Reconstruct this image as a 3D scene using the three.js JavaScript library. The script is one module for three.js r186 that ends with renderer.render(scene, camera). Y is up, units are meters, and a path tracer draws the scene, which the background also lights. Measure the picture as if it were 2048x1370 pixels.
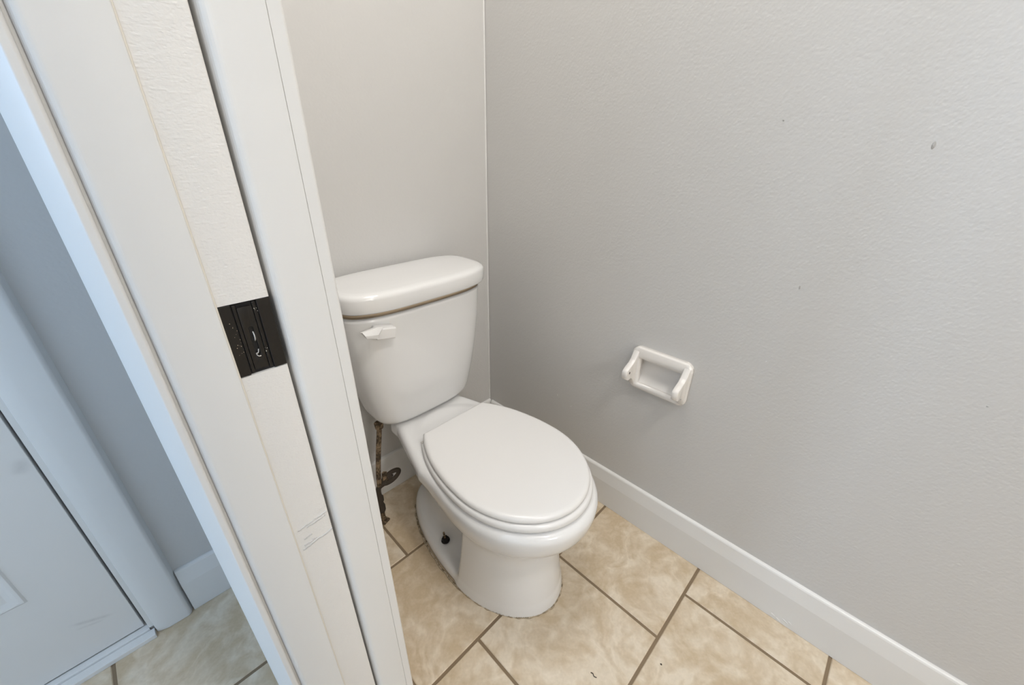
import * as THREE from 'three';
import { RoundedBoxGeometry } from 'three/addons/geometries/RoundedBoxGeometry.js';
import { ConvexGeometry } from 'three/addons/geometries/ConvexGeometry.js';
import { mergeGeometries, mergeVertices, toCreasedNormals } from 'three/addons/utils/BufferGeometryUtils.js';
import { RectAreaLightUniformsLib } from 'three/addons/lights/RectAreaLightUniformsLib.js';

// ---------------------------------------------------------------- camera, light, exposure
const scene = new THREE.Scene();
const renderer = new THREE.WebGLRenderer({ antialias: true });
renderer.toneMapping = THREE.LinearToneMapping;
renderer.toneMappingExposure = 1.05;
renderer.shadowMap.enabled = true;
RectAreaLightUniformsLib.init();
scene.background = new THREE.Color(0x000000);

const D2R = Math.PI / 180;
const camera = new THREE.PerspectiveCamera(2 * Math.atan(685 / 799.7) / D2R, 2048 / 1370, 0.01, 50);
camera.rotation.order = 'YXZ';
camera.position.set(0, 1.07, 0);
camera.rotation.set(-26.5755 * D2R, -45.8787 * D2R, 0.79 * D2R);
scene.add(camera);

const BULB_COLOR = new THREE.Color(1.0, 0.975, 0.95), BULB_POWER = 1.1;      // three globes of the vanity light
const DOME_COLOR = new THREE.Color(1.0, 0.975, 0.945), DOME_POWER = 2.9;       // ceiling dome
const DAY_COLOR = new THREE.Color(0.54, 0.73, 1.0), DAY_POWER = 10.8;         // frosted window of the next room

// soft flush panel in the ceiling over the toilet
const PANEL_COLOR = new THREE.Color(1.0, 0.965, 0.93), PANEL_POWER = 14, PANEL = { x: 0.48, z: -0.45, w: 0.4 };
const panel = new THREE.RectAreaLight(PANEL_COLOR, PANEL_POWER, PANEL.w, PANEL.w);
panel.position.set(PANEL.x, 2.44 - 0.0255, PANEL.z); panel.lookAt(PANEL.x, 0, PANEL.z); scene.add(panel);

// the window's daylight: a panel of the pane's size just inside it
const WIN = { z: -1.002, y0: 0.9, y1: 2.1, x0: -2.3, x1: -1.5 };
const day = new THREE.RectAreaLight(DAY_COLOR, DAY_POWER, WIN.x1 - WIN.x0, WIN.y1 - WIN.y0);
day.position.set((WIN.x0 + WIN.x1) / 2, (WIN.y0 + WIN.y1) / 2, WIN.z + 0.012);
day.lookAt(day.position.x, day.position.y, 5);
scene.add(day);

// ---------------------------------------------------------------- helpers
let seed = 12345;
const rnd = () => { seed = (seed * 1664525 + 1013904223) >>> 0; return seed / 4294967296; };
const lattice = (() => { const a = new Float32Array(65536); for (let i = 0; i < 65536; i++) a[i] = rnd(); return a; })();
const lat = (ix, iy, s) => lattice[((ix * 73 + iy * 5981 + s * 9973) & 65535)];
function vnoise(x, y, p, s) {                    // periodic value noise
  const xi = Math.floor(x), yi = Math.floor(y), fx = x - xi, fy = y - yi;
  const u = fx * fx * (3 - 2 * fx), v = fy * fy * (3 - 2 * fy);
  const m = k => ((k % p) + p) % p;
  const a = lat(m(xi), m(yi), s), b = lat(m(xi + 1), m(yi), s), c = lat(m(xi), m(yi + 1), s), d = lat(m(xi + 1), m(yi + 1), s);
  return a + (b - a) * u + (c - a) * v + (a - b - c + d) * u * v;
}
function fbm(x, y, p, oct, s) { let t = 0, w = 0, a = 1; for (let i = 0; i < oct; i++) { t += a * vnoise(x, y, p, s + i * 7); w += a; a *= 0.5; x *= 2; y *= 2; p *= 2; } return t / w; }
function dataTex(w, h, fn, srgb) {
  const d = new Uint8Array(w * h * 4);
  for (let j = 0; j < h; j++) for (let i = 0; i < w; i++) {
    const c = fn(i / w, j / h), k = (j * w + i) * 4;
    for (let q = 0; q < 3; q++) d[k + q] = Math.max(0, Math.min(255, Math.round(c[q]))); d[k + 3] = 255;
  }
  const t = new THREE.DataTexture(d, w, h, THREE.RGBAFormat);
  t.wrapS = t.wrapT = THREE.RepeatWrapping; t.magFilter = THREE.LinearFilter; t.minFilter = THREE.LinearMipmapLinearFilter; t.generateMipmaps = true;
  if (srgb) t.colorSpace = THREE.SRGBColorSpace; t.needsUpdate = true; return t;
}
const rep = (t, size) => { t.repeat.set(1 / size, 1 / size); return t; };
function boxUV(g) {                               // uv in metres from the dominant axis
  if (!g.attributes.normal) g.computeVertexNormals();
  const p = g.attributes.position, n = g.attributes.normal, uv = new Float32Array(p.count * 2);
  for (let i = 0; i < p.count; i++) {
    const ax = Math.abs(n.getX(i)), ay = Math.abs(n.getY(i)), az = Math.abs(n.getZ(i));
    if (ax >= ay && ax >= az) { uv[2 * i] = p.getZ(i); uv[2 * i + 1] = p.getY(i); }
    else if (ay >= az) { uv[2 * i] = p.getX(i); uv[2 * i + 1] = p.getZ(i); }
    else { uv[2 * i] = p.getX(i); uv[2 * i + 1] = p.getY(i); }
  }
  g.setAttribute('uv', new THREE.BufferAttribute(uv, 2)); return g;
}
const used = {};
function numbered(name) { if (!(name in used)) { used[name] = 0; return name; } used[name]++; return name + '_' + String(used[name]).padStart(3, '0'); }
function mesh(name, g, m, parent) {
  const o = new THREE.Mesh(g, m); o.name = parent ? name : numbered(name); o.castShadow = o.receiveShadow = true; (parent || scene).add(o); return o;
}
function tag(o, label, category, kind, group) { o.userData.label = label; o.userData.category = category; if (kind) o.userData.kind = kind; if (group) o.userData.group = group; return o; }
function struct(name, g, m, label, category) { return tag(mesh(name, boxUV(g), m), label, category, 'structure'); }
function thing(name, label, category, x, y, z) { const o = new THREE.Group(); o.name = numbered(name); o.position.set(x, y, z); scene.add(o); return tag(o, label, category); }
const box = (x0, x1, y0, y1, z0, z1) => { const g = new THREE.BoxGeometry(x1 - x0, y1 - y0, z1 - z0).toNonIndexed(); g.translate((x0 + x1) / 2, (y0 + y1) / 2, (z0 + z1) / 2); return g; };
const rbox = (x0, x1, y0, y1, z0, z1, r, s = 3) => { const g = new RoundedBoxGeometry(x1 - x0, y1 - y0, z1 - z0, s, r); g.translate((x0 + x1) / 2, (y0 + y1) / 2, (z0 + z1) / 2); return g; };
const merge = gs => mergeGeometries(gs.map(g => { const q = g.index ? g.toNonIndexed() : g; for (const k of Object.keys(q.attributes)) if (k !== 'position' && k !== 'normal' && k !== 'uv') q.deleteAttribute(k); if (!q.attributes.uv) boxUV(q); return q; }));
// plan outline (x, z) pulled up from y0 to y1
function prismY(pts, y0, y1) {
  const s = new THREE.Shape(pts.map(([x, z]) => new THREE.Vector2(x, -z)));
  const g = new THREE.ExtrudeGeometry(s, { depth: y1 - y0, bevelEnabled: false, steps: 1 }); g.rotateX(-Math.PI / 2); g.translate(0, y0, 0);
  return toCreasedNormals(g, 0.24);
}
// corner rounding for an outline: pts [x, z, r]
function roundPoly(pts, seg = 8) {
  const out = [], n = pts.length;
  pts.forEach(([x, z, r], i) => {
    if (!r) { out.push([x, z]); return; }
    const a = pts[(i + n - 1) % n], b = pts[(i + 1) % n];
    const da = Math.hypot(a[0] - x, a[1] - z), db = Math.hypot(b[0] - x, b[1] - z);
    const ra = Math.min(r, da / 2.2), rb = Math.min(r, db / 2.2), e = 1.08;
    const A = k => [x + (a[0] - x) * k / da, z + (a[1] - z) * k / da], B = k => [x + (b[0] - x) * k / db, z + (b[1] - z) * k / db], p0 = A(ra), p2 = B(rb);
    out.push(A(ra * e));                         // short flat lead keeps the broad faces flat
    for (let k = 0; k <= seg; k++) { const t = k / seg, w0 = (1 - t) ** 2, w1 = 1.414 * t * (1 - t), w2 = t * t, w = w0 + w1 + w2; out.push([(w0 * p0[0] + w1 * x + w2 * p2[0]) / w, (w0 * p0[1] + w1 * z + w2 * p2[1]) / w]); }
    out.push(B(rb * e));
  });
  return out;
}
// rings of equal point count [[x,y,z]..] bottom to top, both ends capped
function loft(rings, capTop = true, capBottom = true) {
  const n = rings[0].length, pos = [], idx = [];
  for (const r of rings) for (const p of r) pos.push(...p);
  for (let i = 0; i + 1 < rings.length; i++) for (let j = 0; j < n; j++) { const a = i * n + j, b = i * n + (j + 1) % n, c = a + n, d = b + n; idx.push(a, c, b, b, c, d); }
  const cap = (k, up) => { const r = rings[k], c = [0, 0, 0]; r.forEach(p => p.forEach((v, q) => c[q] += v / n)); const ci = pos.length / 3; pos.push(...c); for (let j = 0; j < n; j++) { const a = k * n + j, b = k * n + (j + 1) % n; up ? idx.push(a, ci, b) : idx.push(a, b, ci); } };
  if (capBottom) cap(0, false); if (capTop) cap(rings.length - 1, true);
  const g = new THREE.BufferGeometry(); g.setAttribute('position', new THREE.Float32BufferAttribute(pos, 3)); g.setIndex(idx); g.computeVertexNormals(); return boxUV(g);
}
function tube(pts, r, seg = 48, rad = 12, closed = false) { return new THREE.TubeGeometry(new THREE.CatmullRomCurve3(pts.map(p => new THREE.Vector3(...p)), closed), seg, r, rad, closed); }
const cyl = (r0, r1, h, x, y, z, seg = 28) => { const g = new THREE.CylinderGeometry(r1, r0, h, seg); g.translate(x, y + h / 2, z); return g; };

// naive surface nets over a distance field
function surfaceNets(f, lo, hi, c) {
  const nx = Math.ceil((hi[0] - lo[0]) / c) + 1, ny = Math.ceil((hi[1] - lo[1]) / c) + 1, nz = Math.ceil((hi[2] - lo[2]) / c) + 1;
  const v = new Float32Array(nx * ny * nz), I = (i, j, k) => i + nx * (j + ny * k);
  for (let k = 0; k < nz; k++) for (let j = 0; j < ny; j++) for (let i = 0; i < nx; i++) v[I(i, j, k)] = f(lo[0] + i * c, lo[1] + j * c, lo[2] + k * c);
  const vid = new Int32Array(nx * ny * nz).fill(-1), pos = [], nor = [], idx = [];
  const h = c * 0.5;
  for (let k = 0; k < nz - 1; k++) for (let j = 0; j < ny - 1; j++) for (let i = 0; i < nx - 1; i++) {
    let s = 0; for (let q = 0; q < 8; q++) if (v[I(i + (q & 1), j + (q >> 1 & 1), k + (q >> 2))] < 0) s |= 1 << q;
    if (s === 0 || s === 255) continue;
    let x = 0, y = 0, z = 0, n = 0;
    for (let a = 0; a < 8; a++) for (const b of [a | 1, a | 2, a | 4]) {
      if (b === a || ((s >> a & 1) === (s >> b & 1))) continue;
      const va = v[I(i + (a & 1), j + (a >> 1 & 1), k + (a >> 2))], vb = v[I(i + (b & 1), j + (b >> 1 & 1), k + (b >> 2))], t = va / (va - vb);
      x += (a & 1) + t * ((b & 1) - (a & 1)); y += (a >> 1 & 1) + t * ((b >> 1 & 1) - (a >> 1 & 1)); z += (a >> 2) + t * ((b >> 2) - (a >> 2)); n++;
    }
    let px = lo[0] + (i + x / n) * c, py = lo[1] + (j + y / n) * c, pz = lo[2] + (k + z / n) * c;
    let gx, gy, gz;
    for (let it = 0; it < 3; it++) {             // pull the vertex onto the surface
      gx = f(px + h, py, pz) - f(px - h, py, pz); gy = f(px, py + h, pz) - f(px, py - h, pz); gz = f(px, py, pz + h) - f(px, py, pz - h);
      const l = Math.hypot(gx, gy, gz) || 1; if (it < 2) { const d = f(px, py, pz), st = Math.max(-c, Math.min(c, d * 2 * h / l)); px -= st * gx / l; py -= st * gy / l; pz -= st * gz / l; }
    }
    const l = Math.hypot(gx, gy, gz) || 1;
    vid[I(i, j, k)] = pos.length / 3; pos.push(px, py, pz); nor.push(gx / l, gy / l, gz / l);
  }
  for (let k = 1; k < nz - 1; k++) for (let j = 1; j < ny - 1; j++) for (let i = 1; i < nx - 1; i++) {
    const a = v[I(i, j, k)] < 0;
    const quad = (p, q, r, s, flip) => { if (p < 0 || q < 0 || r < 0 || s < 0) return; flip ? idx.push(p, r, q, p, s, r) : idx.push(p, q, r, p, r, s); };
    if (a !== (v[I(i + 1, j, k)] < 0)) quad(vid[I(i, j - 1, k - 1)], vid[I(i, j, k - 1)], vid[I(i, j, k)], vid[I(i, j - 1, k)], !a);
    if (a !== (v[I(i, j + 1, k)] < 0)) quad(vid[I(i - 1, j, k - 1)], vid[I(i - 1, j, k)], vid[I(i, j, k)], vid[I(i, j, k - 1)], !a);
    if (a !== (v[I(i, j, k + 1)] < 0)) quad(vid[I(i - 1, j - 1, k)], vid[I(i, j - 1, k)], vid[I(i, j, k)], vid[I(i - 1, j, k)], !a);
  }
  const g = new THREE.BufferGeometry();
  g.setAttribute('position', new THREE.Float32BufferAttribute(pos, 3)); g.setAttribute('normal', new THREE.Float32BufferAttribute(nor, 3)); g.setIndex(idx);
  return boxUV(g);
}

// ---------------------------------------------------------------- materials
const lin = (r, g, b) => new THREE.Color().setRGB(r, g, b);
const peel = rep(dataTex(1024, 1024, (u, v) => { const a = fbm(u * 150, v * 150, 150, 2, 3), b = fbm(u * 40, v * 40, 40, 2, 31); const h = 255 * (0.7 * a + 0.3 * b); return [h, h, h]; }), 0.62);
const brush = rep(dataTex(512, 512, (u, v) => { const a = fbm(u * 28, v * 90, 28, 3, 5), h = 255 * a; return [h, h, h]; }), 0.16);
const paintM = new THREE.MeshPhysicalMaterial({ color: lin(0.59, 0.582, 0.565), roughness: 0.42, bumpMap: peel, bumpScale: 0.00045 });
const whiteWallM = new THREE.MeshPhysicalMaterial({ color: lin(0.84, 0.84, 0.83), roughness: 0.6 });
const ceilM = new THREE.MeshStandardMaterial({ color: lin(0.78, 0.77, 0.75), roughness: 0.95 });
const trimM = new THREE.MeshPhysicalMaterial({ color: lin(0.74, 0.735, 0.715), roughness: 0.36, bumpMap: brush, bumpScale: 0.00003 });
const doorEdgeM = new THREE.MeshPhysicalMaterial({ color: lin(0.76, 0.74, 0.705), roughness: 0.45, bumpMap: rep(dataTex(512, 1024, (u, v) => { const a = fbm(u * 20, v * 60, 20, 3, 11), b = fbm(u * 60, v * 60, 60, 2, 51), h = 255 * (0.6 * a + 0.4 * b); return [h, h, h]; }), 0.075), bumpScale: 0.00035 });
const porcelain = new THREE.MeshPhysicalMaterial({ color: lin(0.79, 0.787, 0.777), roughness: 0.09, clearcoat: 0.4, clearcoatRoughness: 0.05 });
const seatM = new THREE.MeshPhysicalMaterial({ color: lin(0.785, 0.777, 0.763), roughness: 0.22 });
const ceramic = new THREE.MeshPhysicalMaterial({ color: lin(0.80, 0.77, 0.73), roughness: 0.16 });
const plasticWhite = new THREE.MeshPhysicalMaterial({ color: lin(0.78, 0.772, 0.758), roughness: 0.3 });
const groutM = new THREE.MeshStandardMaterial({ color: lin(0.225, 0.165, 0.103), roughness: 0.95 });
const blackM = new THREE.MeshPhysicalMaterial({ color: lin(0.016, 0.014, 0.012), roughness: 0.38, metalness: 0.3 });
const blackDeep = new THREE.MeshStandardMaterial({ color: lin(0.006, 0.005, 0.005), roughness: 0.7 });
const steelM = new THREE.MeshStandardMaterial({ color: lin(0.62, 0.6, 0.57), roughness: 0.35, metalness: 0.9 });
const rustTex = dataTex(256, 256, (u, v) => { const a = fbm(u * 12, v * 12, 12, 4, 70), b = fbm(u * 40, v * 40, 40, 2, 90); const t = Math.min(1, Math.max(0, (a - 0.35) * 2.6)); return [66 + 78 * t + 20 * b, 55 + 68 * t + 18 * b, 42 + 56 * t + 15 * b]; }, true);
const rustM = new THREE.MeshStandardMaterial({ map: rep(rustTex, 0.06), roughness: 0.7, metalness: 0.35 });
const rustDark = new THREE.MeshStandardMaterial({ color: lin(0.055, 0.042, 0.03), roughness: 0.75, metalness: 0.2 });
const caulkM = new THREE.MeshStandardMaterial({ color: lin(0.76, 0.715, 0.63), roughness: 0.6 });
const dirtyCaulk = new THREE.MeshStandardMaterial({ map: rep(dataTex(256, 256, (u, v) => { const a = fbm(u * 20, v * 20, 20, 4, 130), t = Math.min(1, Math.max(0, (a - 0.36) * 3.4)); return [118 + 78 * t, 105 + 76 * t, 84 + 74 * t]; }, true), 0.12), roughness: 0.85 });
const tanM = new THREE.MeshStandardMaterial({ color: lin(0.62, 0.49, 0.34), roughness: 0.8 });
const tileTex = rep(dataTex(1024, 1024, (u, v) => {
  const wx = fbm(u * 6, v * 6, 6, 4, 201) - 0.5, wy = fbm(u * 6, v * 6, 6, 4, 231) - 0.5;
  const a = fbm(u * 5 + wx * 1.4, v * 5 + wy * 1.4, 5, 6, 261), b = fbm(u * 14 + wy * 2.6, v * 14 + wx * 2.6, 14, 5, 291), f = fbm(u * 180, v * 180, 180, 2, 321), m = fbm(u * 40 + wx * 5, v * 40 + wy * 5, 40, 4, 381);
  const vein = Math.max(0, 1 - Math.abs(fbm(u * 9 + wx * 5, v * 9 + wy * 5, 9, 4, 351) - 0.5) * 14);
  const t = Math.min(1, Math.max(0, (a - 0.5) * 1.3 + (b - 0.5) * 1.5 + (m - 0.5) * 1.5 + 0.5));
  const k = 0.32 * vein * b, g = (f - 0.5) * 10;
  return [193 + 24 * t + 26 * k + g, 174 + 30 * t + 28 * k + g, 145 + 38 * t + 33 * k + g];
}, true), 0.8);
const tileM = new THREE.MeshPhysicalMaterial({ map: tileTex, roughness: 0.42 });
const panelTex = dataTex(512, 1024, (u, v) => {         // scuffs on the door's paint (u, v over the slab)
  const x = u * 0.76, y = v * 2.03; let s = 0;
  const st = (cx, cy, ang, l, w, k) => { const dx = x - cx, dy = y - cy, c = Math.cos(ang), q = Math.sin(ang), a = dx * c + dy * q, b = -dx * q + dy * c - 1.1 * a * a; s = Math.max(s, k * Math.exp(-((a / l) ** 4) - (b / w) ** 2) * (0.6 + 0.8 * fbm(u * 90, v * 240, 90, 2, 400))); };
  st(0.700, 0.118, -0.46, 0.027, 0.0035, 16); st(0.695, 0.108, -0.3, 0.019, 0.0022, 12); st(0.745, 0.534, 1.2, 0.014, 0.009, 16);
  return [222 - s, 220 - s, 216 - s];
}, true);
const slabM = new THREE.MeshPhysicalMaterial({ map: panelTex, roughness: 0.42 });

// ---------------------------------------------------------------- dimensions
const XR = 0.91, ZB = -1.002, XL = -2.5, ZF = 2.56, ZM = 0.02, XM = -0.04, HC = 2.44;      // right wall, back wall, far left wall, front wall, ceiling
const ZJ = -0.334, PX0 = 0.0015, PX1 = 0.119, DH = 2.05; // jamb face, partition faces, other side of the opening, door height
const DX0 = -0.972, DX1 = -0.206;                                    // panel door opening in the back wall

// ---------------------------------------------------------------- floor
const floor = struct('floor', box(XL, XR + 0.1, -0.12, -0.0018, ZB - 0.12, ZF), groutM, 'beige tiled floor with brown grout running through both rooms', 'floor');
{
  const PXT = 0.309, PZT = 0.3078, G = 0.0035, Z0 = -0.7372, cache = {};
  const tileGeo = (w, d, ou, ov, tw) => {
    const key = [w.toFixed(4), d.toFixed(4), ou, ov, tw].join(); if (cache[key]) return cache[key];
    const b = 0.0016, g = new THREE.BufferGeometry(), x = w / 2, z = d / 2;
    const P = [[-x, -0.008, -z], [x, -0.008, -z], [x, -0.008, z], [-x, -0.008, z], [-x, -b, -z], [x, -b, -z], [x, -b, z], [-x, -b, z], [-x + b, 0, -z + b], [x - b, 0, -z + b], [x - b, 0, z - b], [-x + b, 0, z - b]];
    const f = []; for (const o of [0, 4]) for (let i = 0; i < 4; i++) { const j = (i + 1) % 4; f.push([o + i, o + 4 + i, o + j], [o + j, o + 4 + i, o + 4 + j]); } f.push([8, 11, 9], [9, 11, 10]);
    const pos = []; f.forEach(t => t.forEach(i => pos.push(...P[i]))); g.setAttribute('position', new THREE.Float32BufferAttribute(pos, 3)); g.computeVertexNormals();
    const uv = []; for (let i = 0; i < pos.length; i += 3) { const a = tw ? pos[i + 2] : pos[i], c = tw ? -pos[i] : pos[i + 2]; uv.push(a + ou, c + ov); } g.setAttribute('uv', new THREE.Float32BufferAttribute(uv, 2));
    return cache[key] = g;
  };
  for (let r = -1; r < 11; r++) {
    let z0 = Z0 + (r - 0) * PZT + G, z1 = Z0 + (r + 1) * PZT - G; z0 = Math.max(z0, ZB + 0.004); z1 = Math.min(z1, ZF); if (z1 - z0 < 0.02) continue;
    const ph = ((r % 2) + 2) % 2 === 1 ? 0.339 : 0.4885;
    for (let c = -11; c < 3; c++) {
      let x0 = ph + c * PXT + G, x1 = ph + (c + 1) * PXT - G; x0 = Math.max(x0, XL); x1 = Math.min(x1, XR - 0.003); if (x1 - x0 < 0.01) continue;
      const v = Math.floor(rnd() * 7);
      const o = mesh('tile', tileGeo(x1 - x0, z1 - z0, v * 0.137, v * 0.291, v % 2), tileM, floor); o.position.set((x0 + x1) / 2, 0, (z0 + z1) / 2);
    }
  }
}

// ---------------------------------------------------------------- walls, ceiling
struct('ceiling', box(XL - 0.1, XR + 0.1, HC, HC + 0.1, ZB - 0.12, ZF + 0.1), ceilM, 'flat white ceiling over both rooms', 'ceiling');
// right wall with the pocket cut for the paper holder
const HOLD = { y0: 0.4768, y1: 0.599, z0: -0.4243, z1: -0.2648 };
{
  const s = new THREE.Shape([[ZB - 0.1, -0.1], [ZF + 0.1, -0.1], [ZF + 0.1, HC], [ZB - 0.1, HC]].map(p => new THREE.Vector2(...p)));
  const h = new THREE.Path([[HOLD.z0 + 0.02, HOLD.y0 + 0.014], [HOLD.z0 + 0.02, HOLD.y1 - 0.016], [HOLD.z1 - 0.02, HOLD.y1 - 0.016], [HOLD.z1 - 0.02, HOLD.y0 + 0.014]].map(p => new THREE.Vector2(...p)));
  s.holes.push(h);
  const g = new THREE.ExtrudeGeometry(s, { depth: 0.1, bevelEnabled: false }); g.rotateY(-Math.PI / 2); g.translate(XR + 0.1, 0, 0);
  const w = struct('wall_right', g, paintM, 'grey painted wall with orange-peel texture beside the toilet', 'wall');
  // dried drips and nibs in the paint
  for (const [y, z, l, r] of [[1.074, -0.017, 0.011, 0.0022], [0.829, -0.117, 0.008, 0.0016], [0.317, -0.667, 0.007, 0.0018], [1.111, -0.223, 0.003, 0.0016], [0.703, 0.177, 0.003, 0.0018], [0.66, -0.13, 0.003, 0.0014], [0.3, -0.61, 0.004, 0.0015], [0.42, -0.1, 0.008, 0.0011], [0.98, -0.75, 0.004, 0.0016]]) {
    const d = new THREE.SphereGeometry(1, 10, 8); d.scale(0.0011, l / 2, r); mesh('paint_drip', d, paintM, w).position.set(XR, y, z);
  }
}
struct('wall_back', merge([box(DX1, XR + 0.1, 0, HC, ZB - 0.12, ZB), box(XL - 0.1, WIN.x0, 0, HC, ZB - 0.12, ZB), box(WIN.x1, DX0, 0, HC, ZB - 0.12, ZB), box(WIN.x0, WIN.x1, 0, WIN.y0, ZB - 0.12, ZB), box(WIN.x0, WIN.x1, WIN.y1, HC, ZB - 0.12, ZB), box(DX0, DX1, DH, HC, ZB - 0.12, ZB)]), paintM, 'grey painted back wall behind toilet and panel door', 'wall');
struct('wall_front', box(XL - 0.1, XR + 0.1, 0, HC, ZF, ZF + 0.1), paintM, 'grey painted wall behind the viewer', 'wall');
struct('wall_left', box(XL - 0.1, XL, 0, HC, ZB, ZF), whiteWallM, 'white painted wall at the far left of the next room', 'wall');
struct('wall_partition', merge([box(0.0035, 0.040, 0, HC, ZB, ZJ - 0.018), box(0.083, PX1, 0, HC, ZB, ZJ - 0.018), box(0.04, 0.083, DH + 0.02, HC, ZB, ZJ - 0.018), box(0.0035, PX1, DH, HC, ZJ - 0.018, ZM)]), paintM, 'grey painted partition wall between toilet and next room', 'wall');
struct('wall_middle', box(XL, XM, 0, HC, ZM, ZM + 0.12), whiteWallM, 'white painted wall ending beside the viewer, between hall and vanity', 'wall');
// paint bead in the inside corner
struct('trim_1', (() => { const g = cyl(0.0026, 0.0026, HC - 0.15, XR - 0.003, 0.145, ZB + 0.0005, 10); return g; })(), trimM, 'thin pale caulk bead down the wall corner', 'caulk');

// ---------------------------------------------------------------- window of the next room
{
  const w = new THREE.Group(); w.name = 'window_1'; scene.add(w); tag(w, 'frosted window in the back wall left of the panel door', 'window', 'structure');
  const { z, y0, y1, x0, x1 } = WIN, ym = (y0 + y1) / 2;
  mesh('window_frame', merge([box(x0, x1, y0, y0 + 0.04, z - 0.06, z + 0.008), box(x0, x1, y1 - 0.04, y1, z - 0.06, z + 0.008), box(x0, x0 + 0.04, y0 + 0.04, y1 - 0.04, z - 0.06, z + 0.008), box(x1 - 0.04, x1, y0 + 0.04, y1 - 0.04, z - 0.06, z + 0.008), box(x0 + 0.04, x1 - 0.04, ym - 0.02, ym + 0.02, z - 0.05, z)]), trimM, w);
  for (const [a, b] of [[y0 + 0.04, ym - 0.02], [ym + 0.02, y1 - 0.04]]) mesh('pane', boxUV(box(x0 + 0.04, x1 - 0.04, a, b, z - 0.035, z - 0.03)), new THREE.MeshStandardMaterial({ color: lin(0.7, 0.8, 0.9), roughness: 0.6, emissive: DAY_COLOR, emissiveIntensity: 0.9 }), w);
}

// ---------------------------------------------------------------- baseboards
const bbProfile = [[0, 0], [0.0145, 0], [0.0145, 0.0945], [0.0085, 0.134], [0.0068, 0.1372], [0.0035, 0.1392], [0, 0.14]];
function baseboard(name, len, label) {
  const s = new THREE.Shape(bbProfile.map(p => new THREE.Vector2(...p)));
  const g = toCreasedNormals(new THREE.ExtrudeGeometry(s, { depth: len, bevelEnabled: false }), 0.1); return [name, g, label];
}
function mirrorX(g) {
  g.scale(-1, 1, 1); for (let i = 0, p = g.attributes.position; i < p.count; i += 3) for (const k of ['position', 'normal', 'uv']) { const a = g.attributes[k], s = a.itemSize; for (let q = 0; q < s; q++) { const t = a.array[(i + 1) * s + q]; a.array[(i + 1) * s + q] = a.array[(i + 2) * s + q]; a.array[(i + 2) * s + q] = t; } }
}
{
  let [n, g, l] = baseboard('baseboard_right', ZF - ZB - 0.015, 'white bevelled baseboard along the grey right wall'); // profile x outward, extruded +z
  mirrorX(g);
  g.translate(XR, 0.0008, ZB + 0.0148);
  const b = struct(n, g, trimM, l, 'baseboard');
  for (const [y, z, w] of [[0.012, 0.062, 0.006], [0.016, 0.088, 0.009], [0.007, 0.075, 0.007], [0.02, 0.097, 0.005]]) { const d = new THREE.SphereGeometry(1, 10, 8); d.scale(0.0009, 0.0022, w); d.rotateX(0.5); mesh('paint_blister', d, trimM, b).position.set(XR - 0.0145, y, z); }
  { const [a, ga, la] = baseboard('baseboard_partition', ZJ - 0.092 - ZB - 0.015, 'white baseboard on the partition facing the next room'); mirrorX(ga); ga.translate(0.0035, 0.0008, ZB + 0.0148); struct(a, ga, trimM, la, 'baseboard');
    const [c, gc, lc] = baseboard('baseboard_stall', ZJ - 0.067 - ZB - 0.015, 'white baseboard on the partition facing the toilet'); gc.translate(PX1, 0.0008, ZB + 0.0148); struct(c, gc, trimM, lc, 'baseboard'); }
  for (const [nm, x0, x1, lab] of [['baseboard_back', 0.1215, XR - 0.001, 'white baseboard on the back wall behind the toilet'], ['baseboard_left', -0.1235, 0.0025, 'white baseboard between panel door casing and partition']]) {
    const [n2, g2, l2] = baseboard(nm, x1 - x0, lab); g2.rotateY(-Math.PI / 2); // outward x -> z ; extruded z -> -x
    g2.translate(x1, 0.0008, ZB); struct(n2, g2, trimM, l2, 'baseboard');
  }
}

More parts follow.
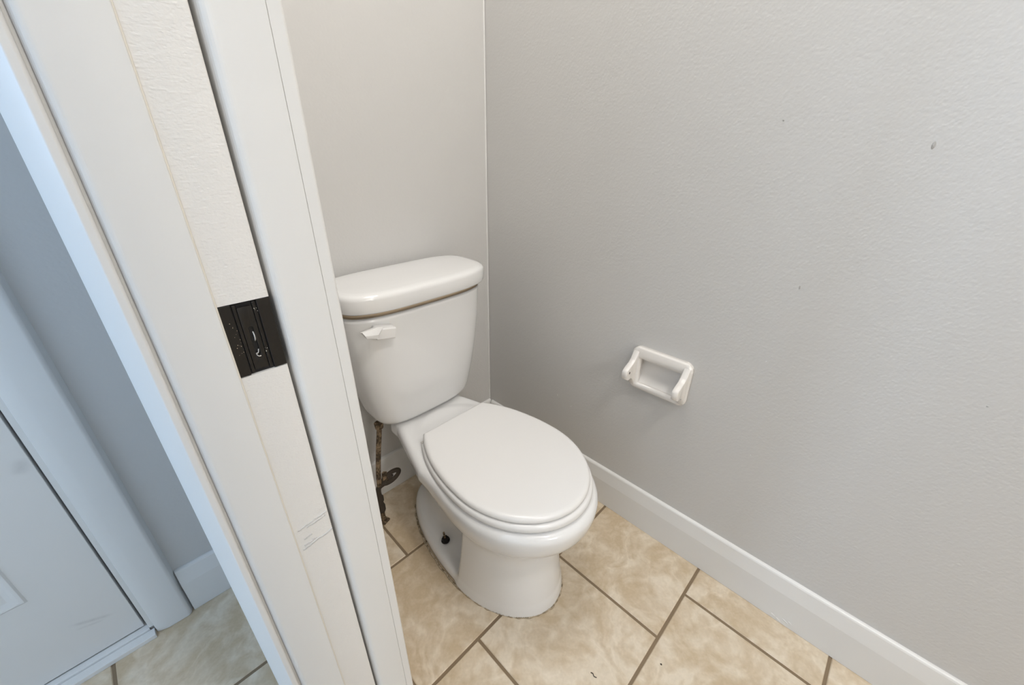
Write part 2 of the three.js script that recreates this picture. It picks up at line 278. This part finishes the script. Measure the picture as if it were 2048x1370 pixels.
// ---------------------------------------------------------------- pocket doorway: split jambs, casings, sliding door
{
  const y0 = 0.0008;
  struct('trim_2', prismY(roundPoly([[0.0030, ZJ, 0.0055], [0.0030, ZJ - 0.018], [0.0425, ZJ - 0.018], [0.0425, ZJ, 0.0012]]), y0, DH), trimM, 'white jamb board left of the black latch', 'jamb');
  struct('trim_3', prismY(roundPoly([[0.0805, ZJ, 0.0075], [0.0805, ZJ - 0.018], [PX1, ZJ - 0.018], [PX1, ZJ, 0.0006]]), y0, DH), trimM, 'white jamb board right of the black latch', 'jamb');
  // casing on the next room's side: thin square nose, bevel out to the full thickness, flat back band
  struct('trim_4', prismY(roundPoly([[0.0012, ZJ - 0.0012, 0.0022], [0.0012, ZJ - 0.0065], [0.0029, ZJ - 0.0065], [0.0029, ZJ - 0.09], [-0.0155, ZJ - 0.09, 0.003], [-0.0157, ZJ - 0.0245, 0.0008], [-0.0042, ZJ - 0.0012, 0.0008]]), y0, DH + 0.08), trimM, 'white bevelled door casing facing the next room', 'casing');
  struct('trim_5', prismY(roundPoly([[PX1 + 0.0003, ZJ - 0.0006, 0.0005], [0.1293, ZJ - 0.0006, 0.0022], [0.136, ZJ - 0.023, 0.001], [0.136, ZJ - 0.065, 0.003], [PX1 + 0.0003, ZJ - 0.065]]), y0, DH + 0.08), trimM, 'white casing edge nearest the toilet', 'casing');
  // head and far jamb of the opening, out of the picture
  struct('trim_6', box(PX0, PX1, DH - 0.018, DH - 0.001, ZJ + 0.001, ZM - 0.001), trimM, 'white head jamb over the doorway', 'jamb');
  // thin caulk between door edge and left jamb
  struct('trim_7', (() => { const g = new THREE.CylinderGeometry(0.0006, 0.0006, DH - 0.05, 8); g.translate(0.0428, DH / 2, ZJ - 0.0013); return g; })(), caulkM, 'cream caulk line beside the pocket door edge', 'caulk');

  const d = new THREE.Group(); d.name = 'door_2'; scene.add(d); tag(d, 'white pocket door slid into the wall with black edge latch', 'door', 'structure');
  const x0 = 0.0429, x1 = 0.0776, zf = ZJ - 0.0015, ya = 0.9025, yb = 0.9622;
  const slab = (a, b) => prismY(roundPoly([[x0, zf, 0.001], [x0, ZB + 0.02], [x1, ZB + 0.02], [x1, zf, 0.0016]]), a, b);
  mesh('door_slab', boxUV(merge([slab(0.012, ya), slab(yb, DH - 0.015), box(x0, x1, ya, yb, ZB + 0.02, zf - 0.03)])), doorEdgeM, d);
  // paint ridges where the edge has been patched
  for (const [ya0, yb0, xa, xb, r] of [[0.7255, 0.7300, 0.047, 0.0765, 0.00055], [0.7235, 0.7262, 0.055, 0.074, 0.0005], [0.6985, 0.7035, 0.0465, 0.0772, 0.0007], [0.7030, 0.7045, 0.049, 0.061, 0.0005], [0.7105, 0.7125, 0.05, 0.058, 0.0004]]) {
    const p = []; for (let i = 0; i <= 14; i++) { const t = i / 14; p.push([xa + (xb - xa) * t, ya0 + (yb0 - ya0) * t + (rnd() - 0.5) * 0.0016, zf + 0.0001]); }
    mesh('paint_ridge', boxUV(tube(p, r * 1.5, 40, 6)), doorEdgeM, d);
  }
  // black edge latch: body, two side flanges, raised centre panel with a slot and a steel hook
  const L = new THREE.Group(); L.name = 'edge_latch'; d.add(L); L.userData.label = 'black metal edge latch with slot and steel hook';
  const zl = zf - 0.0004, h = yb - ya;
  mesh('latch_body', box(x0 + 0.0002, x1 - 0.0002, ya + 0.0003, yb - 0.0003, zl - 0.028, zl - 0.0022), blackDeep, L);
  mesh('flange', rbox(x0 + 0.0002, x0 + 0.0082, ya + 0.0006, yb - 0.0006, zl - 0.006, zl, 0.0005, 2), blackM, L);
  mesh('flange', rbox(x1 - 0.0096, x1 - 0.0002, ya + 0.0006, yb - 0.0006, zl - 0.006, zl, 0.0005, 2), blackM, L);
  mesh('rail', rbox(x0 + 0.0090, x0 + 0.0113, ya + 0.0016, yb - 0.0016, zl - 0.006, zl - 0.0005, 0.0004, 2), blackM, L);
  mesh('rail', rbox(x1 - 0.0127, x1 - 0.0104, ya + 0.0016, yb - 0.0016, zl - 0.006, zl - 0.0005, 0.0004, 2), blackM, L);
  const cx0 = x0 + 0.0119, cx1 = x1 - 0.0135, s = new THREE.Shape(roundPoly([[cx0, ya + 0.0035, 0.0008], [cx1, ya + 0.0035, 0.0008], [cx1, yb - 0.0042, 0.001], [cx0, yb - 0.0042, 0.001]]).map(p => new THREE.Vector2(...p)));
  const cm = (cx0 + cx1) / 2 + 0.0002, sl = new THREE.Path(); sl.absarc(cm, ya + 0.038, 0.0019, 0, Math.PI, false); sl.lineTo(cm - 0.0019, ya + 0.0165); sl.absarc(cm, ya + 0.0165, 0.0019, Math.PI, Math.PI * 2, false); s.holes.push(sl);
  const cg = new THREE.ExtrudeGeometry(s, { depth: 0.0012, bevelEnabled: true, bevelSize: 0.0003, bevelThickness: 0.0003, bevelSegments: 2 }); cg.translate(0, 0, zl - 0.0019);
  mesh('latch_plate', boxUV(toCreasedNormals(cg, 0.6)), blackM, L);
  const hook = tube([[cm + 0.0010, ya + 0.0355, zl - 0.0035], [cm + 0.0012, ya + 0.031, zl - 0.0012], [cm + 0.0009, ya + 0.0275, zl - 0.0016], [cm + 0.0004, ya + 0.024, zl - 0.006]], 0.0007, 24, 8);
  mesh('hook', boxUV(hook), steelM, L);
  mesh('hook', boxUV(tube([[cm + 0.0012, ya + 0.0195, zl - 0.0015], [cm, ya + 0.0166, zl - 0.0008], [cm - 0.0012, ya + 0.0165, zl - 0.001], [cm - 0.0002, ya + 0.014, zl - 0.0004], [cm + 0.0014, ya + 0.0138, zl - 0.0003]], 0.00045, 24, 8)), steelM, L);
  for (let i = 0; i < 26; i++) {                 // paint flecks and dried dust on the latch
    const f = new THREE.IcosahedronGeometry(0.00012 + rnd() * 0.00022, 0); const near = i < 15;
    f.translate(near ? x0 + 0.0052 + (rnd() - 0.3) * 0.004 : x1 - 0.0112 + (rnd() - 0.5) * 0.003, ya + (near ? 0.018 + rnd() * 0.028 : (rnd() < 0.5 ? 0.016 + rnd() * 0.004 : 0.05 + rnd() * 0.003)), zl + 0.0001);
    mesh('paint_fleck', boxUV(f), near ? tanM : caulkM, L);
  }
}

// ---------------------------------------------------------------- panel door of the next room, frame, casing, threshold
{
  const W = 0.758, x1 = DX1 - 0.008, x0 = x1 - W, zF = -1.0105, yb = 0.021, yt = DH - 0.02;
  const d = new THREE.Group(); d.name = 'door_1'; scene.add(d); tag(d, 'white panel door with moulded panels in the back wall', 'door', 'structure');
  const slab = rbox(x0, x1, yb, yt, zF - 0.035, zF, 0.0012, 2);
  { const p = slab.attributes.position, uv = slab.attributes.uv; for (let i = 0; i < p.count; i++) uv.setXY(i, (p.getX(i) - x0) / W, p.getY(i) / 2.03); }
  mesh('door_slab', slab, slabM, d);
  const st = 0.1084, mid = 0.1, cw = (W - 2 * st - mid) / 2;
  for (const [py0, py1] of [[0.247, 0.79], [0.95, 1.52], [1.64, 1.86]]) for (const px of [x0 + st, x0 + st + cw + mid]) {
    // ogee frame around a raised field
    const pr = [[0, 0.0002], [0.003, 0.0028], [0.008, 0.0034], [0.013, 0.0012], [0.02, 0.0006]], pos = [], idx = [];
    pr.forEach(([o, hgt]) => { for (const [a, b] of [[0, 0], [1, 0], [1, 1], [0, 1]]) pos.push(px + (a ? cw - o : o), b ? py1 - o : py0 + o, zF + hgt); });
    for (let i = 0; i < pr.length - 1; i++) for (let j = 0; j < 4; j++) { const a = i * 4 + j, b = i * 4 + (j + 1) % 4; idx.push(a, b, a + 4, b, b + 4, a + 4); }
    let g = new THREE.BufferGeometry(); g.setAttribute('position', new THREE.Float32BufferAttribute(pos, 3)); g.setIndex(idx); g = g.toNonIndexed(); g.computeVertexNormals();
    const m = mesh('panel_moulding', boxUV(toCreasedNormals(g, 0.5)), trimM, d);
    mesh('raised_field', rbox(px + 0.03, px + cw - 0.03, py0 + 0.03, py1 - 0.03, zF - 0.004, zF + 0.0022, 0.002, 2), trimM, d);
  }
  // frame: stop and jamb faces around the slab
  struct('trim_8', merge([box(DX1 - 0.0004, DX1 + 0.0085, 0.02, DH - 0.001, ZB - 0.11, ZB + 0.006), box(DX0 - 0.008, DX0 + 0.0006, 0.02, DH - 0.001, ZB - 0.11, ZB + 0.006), box(DX0, DX1, DH - 0.016, DH - 0.0005, ZB - 0.11, ZB + 0.006), box(x0 + 0.001, x1 - 0.001, 0.02, DH - 0.02, ZB - 0.11, ZB - 0.1)]), trimM, 'white frame around the panel door', 'frame');
  const cas = (xa, s) => prismY(roundPoly([[xa, ZB, 0], [xa, ZB + 0.0135, 0.0012], [xa + s * 0.022, ZB + 0.0205, 0.001], [xa + s * 0.066, ZB + 0.021, 0.006], [xa + s * 0.0725, ZB, 0]].map(p => p)), 0.001, DH + 0.06);
  struct('trim_9', cas(-0.197, 1), trimM, 'white casing upright at the right of panel door', 'casing');
  struct('trim_10', (() => { const g = prismY(roundPoly([[DX0 - 0.0815, ZB], [DX0 - 0.075, ZB + 0.021, 0.006], [DX0 - 0.03, ZB + 0.0205, 0.001], [DX0 - 0.009, ZB + 0.0135, 0.0012], [DX0 - 0.009, ZB]]), 0.001, DH + 0.06); return g; })(), trimM, 'white casing upright at the left of panel door', 'casing');
  struct('trim_11', box(DX0 - 0.0085, -0.1975, DH + 0.004, DH + 0.06, ZB, ZB + 0.02), trimM, 'white head casing over the panel door', 'casing');
  const th = tag(new THREE.Group(), 'white wooden threshold under the panel door', 'threshold', 'structure'); th.name = 'trim_12'; scene.add(th);
  const xt = -0.1995;
  mesh('sill_nose', rbox(DX0 - 0.006, xt, 0.0003, 0.0125, ZB + 0.0062, ZB + 0.027, 0.0012, 2), trimM, th);
  mesh('sill_step', rbox(DX0 + 0.001, -0.2068, 0.0003, 0.0175, ZB - 0.0105, ZB + 0.0056, 0.0008, 2), trimM, th);
  mesh('sill_back', box(DX0 + 0.001, -0.2068, 0.0003, 0.0150, ZB - 0.1, ZB - 0.0112), trimM, th);
}

// ---------------------------------------------------------------- toilet
const TX = 0.527;
{
  const T = thing('toilet', 'white two-piece toilet with closed lid against the back wall', 'toilet', TX, 0, -0.6);
  const Z0 = 0.6;                                  // parts are written in room z; shift into the group
  const add = (n, g, m, p = T) => { g.translate(0, 0, Z0); return mesh(n, g, m, p); };
  const smin = (a, b, k) => { const h = Math.max(k - Math.abs(a - b), 0) / k; return Math.min(a, b) - h * h * k * 0.25; };
  const smax = (a, b, k) => -smin(-a, -b, k);
  const ell = (x, dz, w, a) => { const k0 = Math.hypot(x / w, dz / a), k1 = Math.hypot(x / (w * w), dz / (a * a)); return k1 < 1e-6 ? -Math.min(w, a) : k0 * (k0 - 1) / k1; };
  const curve = keys => y => {                     // Catmull-Rom through [y, ...values]
    let i = 0; while (i < keys.length - 2 && y > keys[i + 1][0]) i++;
    const p1 = keys[i], p2 = keys[i + 1], p0 = keys[Math.max(0, i - 1)], p3 = keys[Math.min(keys.length - 1, i + 2)];
    const t = Math.min(1, Math.max(0, (y - p1[0]) / (p2[0] - p1[0]))), out = [];
    for (let q = 1; q < p1.length; q++) {
      const dx = p2[0] - p1[0], m1 = i > 0 ? (p2[q] - p0[q]) / (p2[0] - p0[0]) * dx : p2[q] - p1[q], m2 = i + 2 < keys.length ? (p3[q] - p1[q]) / (p3[0] - p1[0]) * dx : p2[q] - p1[q];
      const t2 = t * t, t3 = t2 * t; out.push((2 * t3 - 3 * t2 + 1) * p1[q] + (t3 - 2 * t2 + t) * m1 + (-2 * t3 + 3 * t2) * p2[q] + (t3 - t2) * m2);
    } return out;
  };
  // [height, half width, front z]
  const rimK = curve([[0.274, 0.150, -0.324], [0.288, 0.1635, -0.306], [0.306, 0.1695, -0.2945], [0.327, 0.173, -0.288], [0.345, 0.1735, -0.2865], [0.365, 0.170, -0.290]]);
  const bellyK = curve([[0.10, 0.06, -0.44], [0.16, 0.095, -0.405], [0.22, 0.120, -0.378], [0.25, 0.140, -0.347], [0.275, 0.151, -0.331]]);
  const colK = curve([[0, 0.1435, -0.351], [0.06, 0.1375, -0.361], [0.13, 0.1325, -0.376], [0.2, 0.1305, -0.389], [0.3, 0.134, -0.385]]);
  const oval = (x, z, w, zf, zc, ab) => ell(x, z - zc, w, z > zc ? zf - zc : ab);
  const f = (x, y, z) => {
    let [w, zf] = rimK(y), rim = smax(oval(x, z, w, zf, -0.5, 0.33), Math.max(y - 0.365, 0.276 - y), 0.02);
    [w, zf] = bellyK(y); const belly = smax(oval(x, z, w, zf, -0.5, 0.24), Math.max(y - 0.285, 0.1 - y), 0.014);
    [w, zf] = colK(y); const zc = -0.562 + 0.1 * y, col = Math.max(oval(x, z, w, zf, zc, 0.04), y - 0.3, -y);
    const foot = smax(oval(x, z, 0.1435 - 0.22 * y, -0.352 - 0.2 * y, -0.58, 0.33 - 0.3 * y), Math.max(y - 0.03, -y), 0.014);
    const trap = Math.max(ell(x, z + 0.69, 0.062, 0.19), y - 0.31, -y);
    const dw = 0.115 + 0.28 * Math.max(0, z + 0.84) - 0.5 * Math.max(0, -0.872 - z), deck = smax(smax(Math.abs(x) - Math.min(dw, 0.165), Math.max(-0.955 - z, z + 0.52), 0.05), Math.max(y - 0.365, 0.316 - y), 0.02);
    let d = smin(rim, deck, 0.012);
    d = smin(d, belly, 0.02);
    let low = smin(foot, trap, 0.07); low = smin(low, col, 0.012);
    d = smin(d, low, 0.018);
    return Math.max(d, -y);
  };
  add('bowl', surfaceNets(f, [-0.19, -0.008, -0.975], [0.19, 0.38, -0.27], 0.004), porcelain);

  // dirty caulk line round the foot
  { const p = []; for (let i = 0; i < 120; i++) { const a = i / 120 * Math.PI * 2, c = Math.cos(a), s = Math.sin(a), e = 1 + 0.006 * Math.sin(i * 2.3) + (rnd() - 0.5) * 0.012; p.push([0.1455 * c * e, 0.0008, -0.58 + (s > 0 ? 0.2305 : 0.332) * s * e]); } add('caulk_bead', boxUV(tube(p, 0.0028, 480, 8, true)), dirtyCaulk); }

  // superellipse plan
  const plan = (hw, zb, zf, nb, nf, N = 128) => { const zc = (zb + zf) / 2, a = (zf - zb) / 2, out = []; for (let i = 0; i < N; i++) { const t = -i / N * Math.PI * 2, c = Math.cos(t), s = Math.sin(t), n = s > 0 ? nf : nb; out.push([hw * Math.sign(c) * Math.abs(c) ** (2 / n), zc + a * Math.sign(s) * Math.abs(s) ** (2 / n)]); } return out; };
  const ring = (y, hw, zb, zf, nb, nf) => plan(hw, zb, zf, nb, nf).map(([x, z]) => [x, y, z]);
  const tk = curve([[0.368, 0.120, -0.848], [0.371, 0.136, -0.834], [0.378, 0.1455, -0.825], [0.392, 0.1535, -0.818], [0.43, 0.1635, -0.811], [0.5, 0.178, -0.804], [0.6, 0.193, -0.799], [0.710, 0.203, -0.797]]);
  const rings = []; for (let i = 0; i <= 44; i++) { const t = i / 44, y = 0.368 + (0.710 - 0.368) * t ** 1.7, [hw, zf] = tk(y); rings.push(ring(y, hw, -0.982 + 0.012 * (1 - t), zf, 5, 3.3)); }
  const tank = add('tank', loft(rings), porcelain);
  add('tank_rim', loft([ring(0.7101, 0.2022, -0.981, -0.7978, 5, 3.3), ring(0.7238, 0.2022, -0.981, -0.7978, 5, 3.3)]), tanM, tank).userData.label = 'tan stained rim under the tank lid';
  tank.position.set(0, 0, 0);
  { const g = tank.children[0]; g.position.set(0, 0, 0); }
  const lk = [[0.7240, 0.2045, -0.786], [0.7252, 0.2085, -0.781], [0.729, 0.2105, -0.7785], [0.742, 0.212, -0.777], [0.756, 0.212, -0.777], [0.762, 0.2105, -0.7785], [0.7665, 0.207, -0.782], [0.769, 0.2005, -0.788], [0.7703, 0.190, -0.797], [0.7712, 0.16, -0.82], [0.7716, 0.1, -0.85]];
  add('tank_lid', loft(lk.map(([y, hw, zf]) => ring(y, hw, -0.986 - (zf + 0.777) * 0.9, zf, 4.2, 3.3))), porcelain);

  // flush handle on the tank's front left
  { const H = new THREE.Group(); H.name = 'flush_handle'; H.position.set(-0.138, 0.688, -0.79 + Z0); T.add(H); H.userData.label = 'white lever flush handle';
    { const e = mesh('escutcheon', boxUV(rbox(-0.0235, 0.0235, -0.0135, 0.0135, -0.016, 0.015, 0.0035, 3)), plasticWhite, H); e.position.set(0.003, -0.0105, 0); e.rotation.set(0, -0.12, -0.16); }
    const v = (x, y, z) => new THREE.Vector3(x, y, z);
    const lev = new ConvexGeometry([v(-0.064, 0.0205, 0.036), v(-0.0655, 0.0185, 0.028), v(-0.057, 0.0044, 0.039), v(-0.056, 0.0035, 0.031), v(-0.0605, 0.0125, 0.041), v(-0.0265, 0.0015, 0.0315), v(-0.0275, -0.0088, 0.028), v(-0.024, -0.0095, 0.016), v(-0.0185, 0.014, 0.019), v(-0.005, 0.0085, 0.0145), v(-0.005, 0.007, 0.006), v(-0.02, 0.012, 0.008)]);
    mesh('lever', boxUV(toCreasedNormals(lev, 0.3)), plasticWhite, H); }

  // seat and lid: egg outline
  const egg = (w, zf, zc, ab, zback, N = 160) => {
    const pts = [], a1 = Math.asin(Math.min(1, (zc - zback) / ab)), arc = Math.PI + 2 * a1, straight = 24, n = N - straight;
    for (let i = 0; i <= n - 1; i++) { const t = -a1 + arc * (i / (n - 1)), s = Math.sin(t); pts.push([w * Math.cos(t), zc + s * (s > 0 ? zf - zc : ab)]); }
    const e = pts[pts.length - 1], b = pts[0]; for (let i = 1; i <= straight; i++) { const t = i / (straight + 1); pts.push([e[0] + (b[0] - e[0]) * t, zback]); }
    return pts;
  };
  const slab = (o, prof) => { // prof: [inset, y]
    return loft(prof.map(([ins, y]) => egg(o.w - ins, o.zf - ins, o.zc, o.ab - ins, o.zb + ins).reverse().map(([x, z]) => [x, y, z])));
  };
  const seatO = { w: 0.1675, zf: -0.3025, zc: -0.505, ab: 0.29, zb: -0.722 }, lidO = { w: 0.162, zf: -0.3115, zc: -0.505, ab: 0.284, zb: -0.7285 };
  add('seat', slab(seatO, [[0.006, 0.3672], [0.002, 0.3684], [0.0002, 0.3715], [0, 0.375], [0.0008, 0.3795], [0.003, 0.383], [0.008, 0.3852], [0.02, 0.3858]]), seatM);
  add('seat_lid', slab(lidO, [[0.010, 0.3866], [0.003, 0.3872], [0.0004, 0.3886], [0, 0.391], [0.0006, 0.3945], [0.0026, 0.398], [0.0062, 0.4003], [0.012, 0.4014], [0.03, 0.4019], [0.07, 0.4023]]), seatM);
  for (const s of [-1, 1]) {
    const hg = mesh('hinge', boxUV(rbox(-0.014, 0.014, 0.3655, 0.3835, -0.741 + Z0, -0.7195 + Z0, 0.004, 3)), seatM, T); hg.position.x = s * 0.072;
    const pin = new THREE.CylinderGeometry(0.0045, 0.0045, 0.012, 16); pin.rotateZ(Math.PI / 2); pin.translate(s * 0.108, 0.381, -0.7165 + Z0); mesh('hinge_pin', boxUV(pin), steelM, T);
  }
  // closet bolts: dark nut and washer, rusty thread
  for (const s of [-1, 1]) {
    const b = new THREE.Group(); b.name = 'closet_bolt'; b.position.set(s * 0.098, 0.042, -0.672 + Z0); b.rotation.z = s * -0.12; T.add(b); b.userData.label = 'rusty floor bolt with black nut';
    mesh('washer', boxUV(cyl(0.0125, 0.0115, 0.004, 0, -0.001, 0)), blackDeep, b); mesh('nut', boxUV(cyl(0.0105, 0.0095, 0.007, 0, 0.003, 0, 6)), blackDeep, b); mesh('thread', boxUV(cyl(0.0028, 0.0028, 0.026, 0, 0.009, 0, 12)), rustM, b);
  }
}

// ---------------------------------------------------------------- water stop valve and supply line
{
  const V = thing('supply_valve', 'corroded brown water stop valve with oval handle behind the toilet', 'valve', 0.351, 0, -0.89);
  mesh('floor_flange', boxUV(rbox(-0.0135, 0.0135, 0.0002, 0.006, -0.0135, 0.0135, 0.0015, 2)), rustM, V).rotation.y = 0.35;
  mesh('riser', boxUV(cyl(0.0072, 0.0068, 0.05, 0, 0.005, 0)), rustM, V);
  mesh('valve_body', boxUV(new THREE.LatheGeometry([[0.0001, 0.045], [0.0095, 0.045], [0.0118, 0.052], [0.0118, 0.068], [0.009, 0.076], [0.0085, 0.085], [0.0112, 0.09], [0.0112, 0.104], [0.0075, 0.11], [0.0068, 0.135], [0.0001, 0.135]].map(p => new THREE.Vector2(...p)), 24)), rustDark, V);
  mesh('stem', boxUV(tube([[-0.001, 0.125, 0], [0.002, 0.145, 0.004], [0.012, 0.153, 0.008], [0.028, 0.157, 0.012]], 0.0075, 24, 12)), rustDark, V);
  const H = new THREE.Group(); H.name = 'oval_handle'; V.add(H); H.position.set(0.0375, 0.172, 0.016);
  { const s = new THREE.Shape(); s.absellipse(0, 0, 0.034, 0.0145, 0, Math.PI * 2); const hl = new THREE.Path(); hl.absellipse(0.003, 0, 0.021, 0.0062, 0, Math.PI * 2); s.holes.push(hl);
    const g = new THREE.ExtrudeGeometry(s, { depth: 0.007, bevelEnabled: true, bevelSize: 0.002, bevelThickness: 0.002, bevelSegments: 3, curveSegments: 36 }); g.translate(0, 0, -0.0035); mesh('rim', boxUV(toCreasedNormals(g, 0.7)), rustDark, H);
    const c = new THREE.CylinderGeometry(0.006, 0.006, 0.009, 16); c.rotateX(Math.PI / 2); c.scale(1.4, 0.75, 1); mesh('hub', boxUV(c), rustDark, H);
    const ax = new THREE.Vector3(0.75, 0.57, 0.33).normalize(), nz = new THREE.Vector3(-0.45, 0.55, 0.75); nz.addScaledVector(ax, -nz.dot(ax)).normalize();
    H.quaternion.setFromRotationMatrix(new THREE.Matrix4().makeBasis(ax, new THREE.Vector3().crossVectors(nz, ax), nz)); }
  mesh('compression_nut', boxUV(cyl(0.0098, 0.0085, 0.03, 0.004, 0.158, 0.004, 6)), rustM, V).rotation.z = -0.12;
  mesh('supply_line', boxUV(tube([[0.004, 0.15, 0.004], [0.007, 0.2, 0.006], [0.018, 0.28, 0.008], [0.031, 0.345, 0.006], [0.034, 0.372, 0.004]], 0.0072, 40, 14)), rustM, V);
  mesh('coupling_nut', boxUV(cyl(0.0115, 0.0125, 0.016, 0.033, 0.352, 0.005, 12)), rustM, V);
}

// ---------------------------------------------------------------- ceramic paper holder
{
  const { y0, y1, z0, z1 } = HOLD, w = z1 - z0, h = y1 - y0;
  const P = thing('toilet_paper_holder', 'white ceramic recessed paper holder on the grey wall', 'paper holder', XR, y0, (z0 + z1) / 2);
  // local: u along +z, y up, protrusion along -x
  const toWall = g => { g.rotateY(-Math.PI / 2); return g; };      // shape x -> z, extrude z -> -x
  const rr = (hw, ya, yb, r) => roundPoly([[-hw, ya, r], [hw, ya, r], [hw, yb, r], [-hw, yb, r]], 8).map(p => new THREE.Vector2(...p));
  const s = new THREE.Shape(rr(w / 2 - 0.005, 0.005, h - 0.005, 0.016)); s.holes.push(new THREE.Path(rr(w / 2 - 0.0225, 0.0125, h - 0.0275, 0.006)));
  const fg = new THREE.ExtrudeGeometry(s, { depth: 0.005, bevelEnabled: true, bevelSize: 0.005, bevelThickness: 0.007, bevelSegments: 5, curveSegments: 12 }); fg.translate(0, 0, 0.004);
  mesh('frame', boxUV(toCreasedNormals(toWall(fg), 0.9)), ceramic, P);
  // hollow behind the frame: curved tub and side cheeks
  { const yt = h - 0.0275, pr = [[0.011, yt - 0.001], [0.002, yt], [-0.007, yt - 0.004], [-0.0105, yt - 0.012], [-0.011, 0.062], [-0.0095, 0.046], [-0.0055, 0.033], [0.0005, 0.0225], [0.0075, 0.0145], [0.0135, 0.0095], [0.0155, 0.0065], [0.0135, 0.0035], [0.004, 0.003], [-0.016, 0.012], [-0.016, yt + 0.004], [0.004, yt + 0.006], [0.011, yt + 0.006]];
    const g = new THREE.ExtrudeGeometry(new THREE.Shape(pr.map(p => new THREE.Vector2(-p[0], p[1]))), { depth: w - 0.042, bevelEnabled: false }); g.translate(0, 0, -(w - 0.042) / 2); mesh('tub', boxUV(toCreasedNormals(g, 0.7)), ceramic, P);
    for (const q of [-1, 1]) mesh('cheek', boxUV(box(-0.008, 0.016, 0.013, yt + 0.001, q * (w / 2 - 0.0205) - 0.0006, q * (w / 2 - 0.0205) + 0.0006)), ceramic, P); }
  // two arms: profile (protrusion, y), thickness along z
  const arm = roundPoly([[0.004, 0.114, 0], [0.0135, 0.111, 0.005], [0.030, 0.083, 0.010], [0.055, 0.0715, 0.004], [0.0635, 0.065, 0.0015], [0.0625, 0.046, 0.002], [0.053, 0.0385, 0.004], [0.041, 0.0405, 0.005], [0.029, 0.034, 0.006], [0.015, 0.010, 0.004], [0.004, 0.008, 0]], 5);
  for (const q of [-1, 1]) {
    const sh = new THREE.Shape(arm.map(p => new THREE.Vector2(p[0], p[1]))); const g = new THREE.ExtrudeGeometry(sh, { depth: 0.0105, bevelEnabled: true, bevelSize: 0.0022, bevelThickness: 0.0025, bevelSegments: 3 });
    g.translate(0, 0, -0.00525); g.rotateY(Math.PI); g.translate(0, 0, q * (w / 2 - 0.0125)); const a = mesh('arm', boxUV(toCreasedNormals(g, 0.8)), ceramic, P);
    const k = new THREE.CylinderGeometry(0.0038, 0.0038, 0.0008, 20); k.rotateX(Math.PI / 2); k.scale(0.55, 1, 1); k.translate(-0.052, 0.060, q * (w / 2 - 0.0125) - q * 0.0078); mesh('roller_hole', boxUV(k), blackDeep, a);
  }
}

// ---------------------------------------------------------------- lamps (behind the camera)
{
  const L = thing('vanity_light', 'three-globe vanity light bar high on the wall behind viewer', 'light', -0.36, 2.08, ZF); L.rotation.y = -Math.PI / 2;
  mesh('back_plate', boxUV(rbox(-0.026, -0.0005, -0.05, 0.05, -0.3, 0.3, 0.006)), steelM, L);
  for (let i = -1; i <= 1; i++) {
    const a = new THREE.CylinderGeometry(0.022, 0.022, 0.045, 24); a.rotateZ(Math.PI / 2); a.translate(-0.045, 0, i * 0.19); mesh('socket', boxUV(a), steelM, L);
    const b = new THREE.SphereGeometry(0.045, 28, 20); mesh('bulb', b, new THREE.MeshStandardMaterial({ color: 0xffffff, roughness: 0.5, emissive: BULB_COLOR, emissiveIntensity: 6 }), L).position.set(-0.108, 0, i * 0.19);
    const p = new THREE.PointLight(BULB_COLOR, BULB_POWER, 0, 2); p.position.set(-0.108, 0, i * 0.19); p.castShadow = true; p.shadow.radius = 2.2; L.add(p);
  }
}
{
  const L = thing('ceiling_light', 'small frosted dome light on the ceiling behind viewer', 'light', 0.25, HC, 0.6);
  mesh('canopy', boxUV(cyl(0.12, 0.13, 0.02, 0, -0.0205, 0)), steelM, L);
  mesh('dome', new THREE.SphereGeometry(0.11, 32, 16, 0, Math.PI * 2, Math.PI / 2, Math.PI / 2).scale(1, 0.6, 1).translate(0, -0.021, 0), new THREE.MeshStandardMaterial({ color: 0xffffff, roughness: 0.6, emissive: DOME_COLOR, emissiveIntensity: 2.5, side: THREE.DoubleSide }), L);
  const p = new THREE.PointLight(DOME_COLOR, DOME_POWER, 0, 2); p.position.set(0, -0.045, 0); p.castShadow = true; p.shadow.radius = 4; L.add(p);
}

{
  const L = thing('panel_light', 'square flush panel light on the ceiling over the toilet', 'light', PANEL.x, HC, PANEL.z), h = PANEL.w / 2;
  mesh('frame', boxUV(merge([box(-h - 0.02, h + 0.02, -0.024, -0.0005, -h - 0.02, -h), box(-h - 0.02, h + 0.02, -0.024, -0.0005, h, h + 0.02), box(-h - 0.02, -h, -0.024, -0.0005, -h, h), box(h, h + 0.02, -0.024, -0.0005, -h, h)])), plasticWhite, L);
  mesh('diffuser', boxUV(box(-h, h, -0.022, -0.002, -h, h)), new THREE.MeshStandardMaterial({ color: 0xffffff, roughness: 0.6, emissive: PANEL_COLOR, emissiveIntensity: 1.5 }), L);
}

// ---------------------------------------------------------------- crumbs on the floor
{
  const c = new THREE.IcosahedronGeometry(0.0018, 1); c.scale(1, 0.7, 1.2); tag(mesh('crumb', boxUV(c), rustDark), 'tiny dark crumb on the tile right of the long grout line', 'crumb').position.set(0.600, 0.0012, -0.090);
  tag(mesh('shred', boxUV(tube([[0, 0.001, 0], [0.0015, 0.0014, 0.005], [-0.001, 0.001, 0.009], [0.001, 0.001, 0.015]], 0.0009, 20, 6)), rustDark), 'thin brown shred of debris on the nearest whole tile', 'debris').position.set(0.4725, 0.0002, -0.196);
}

renderer.render(scene, camera);
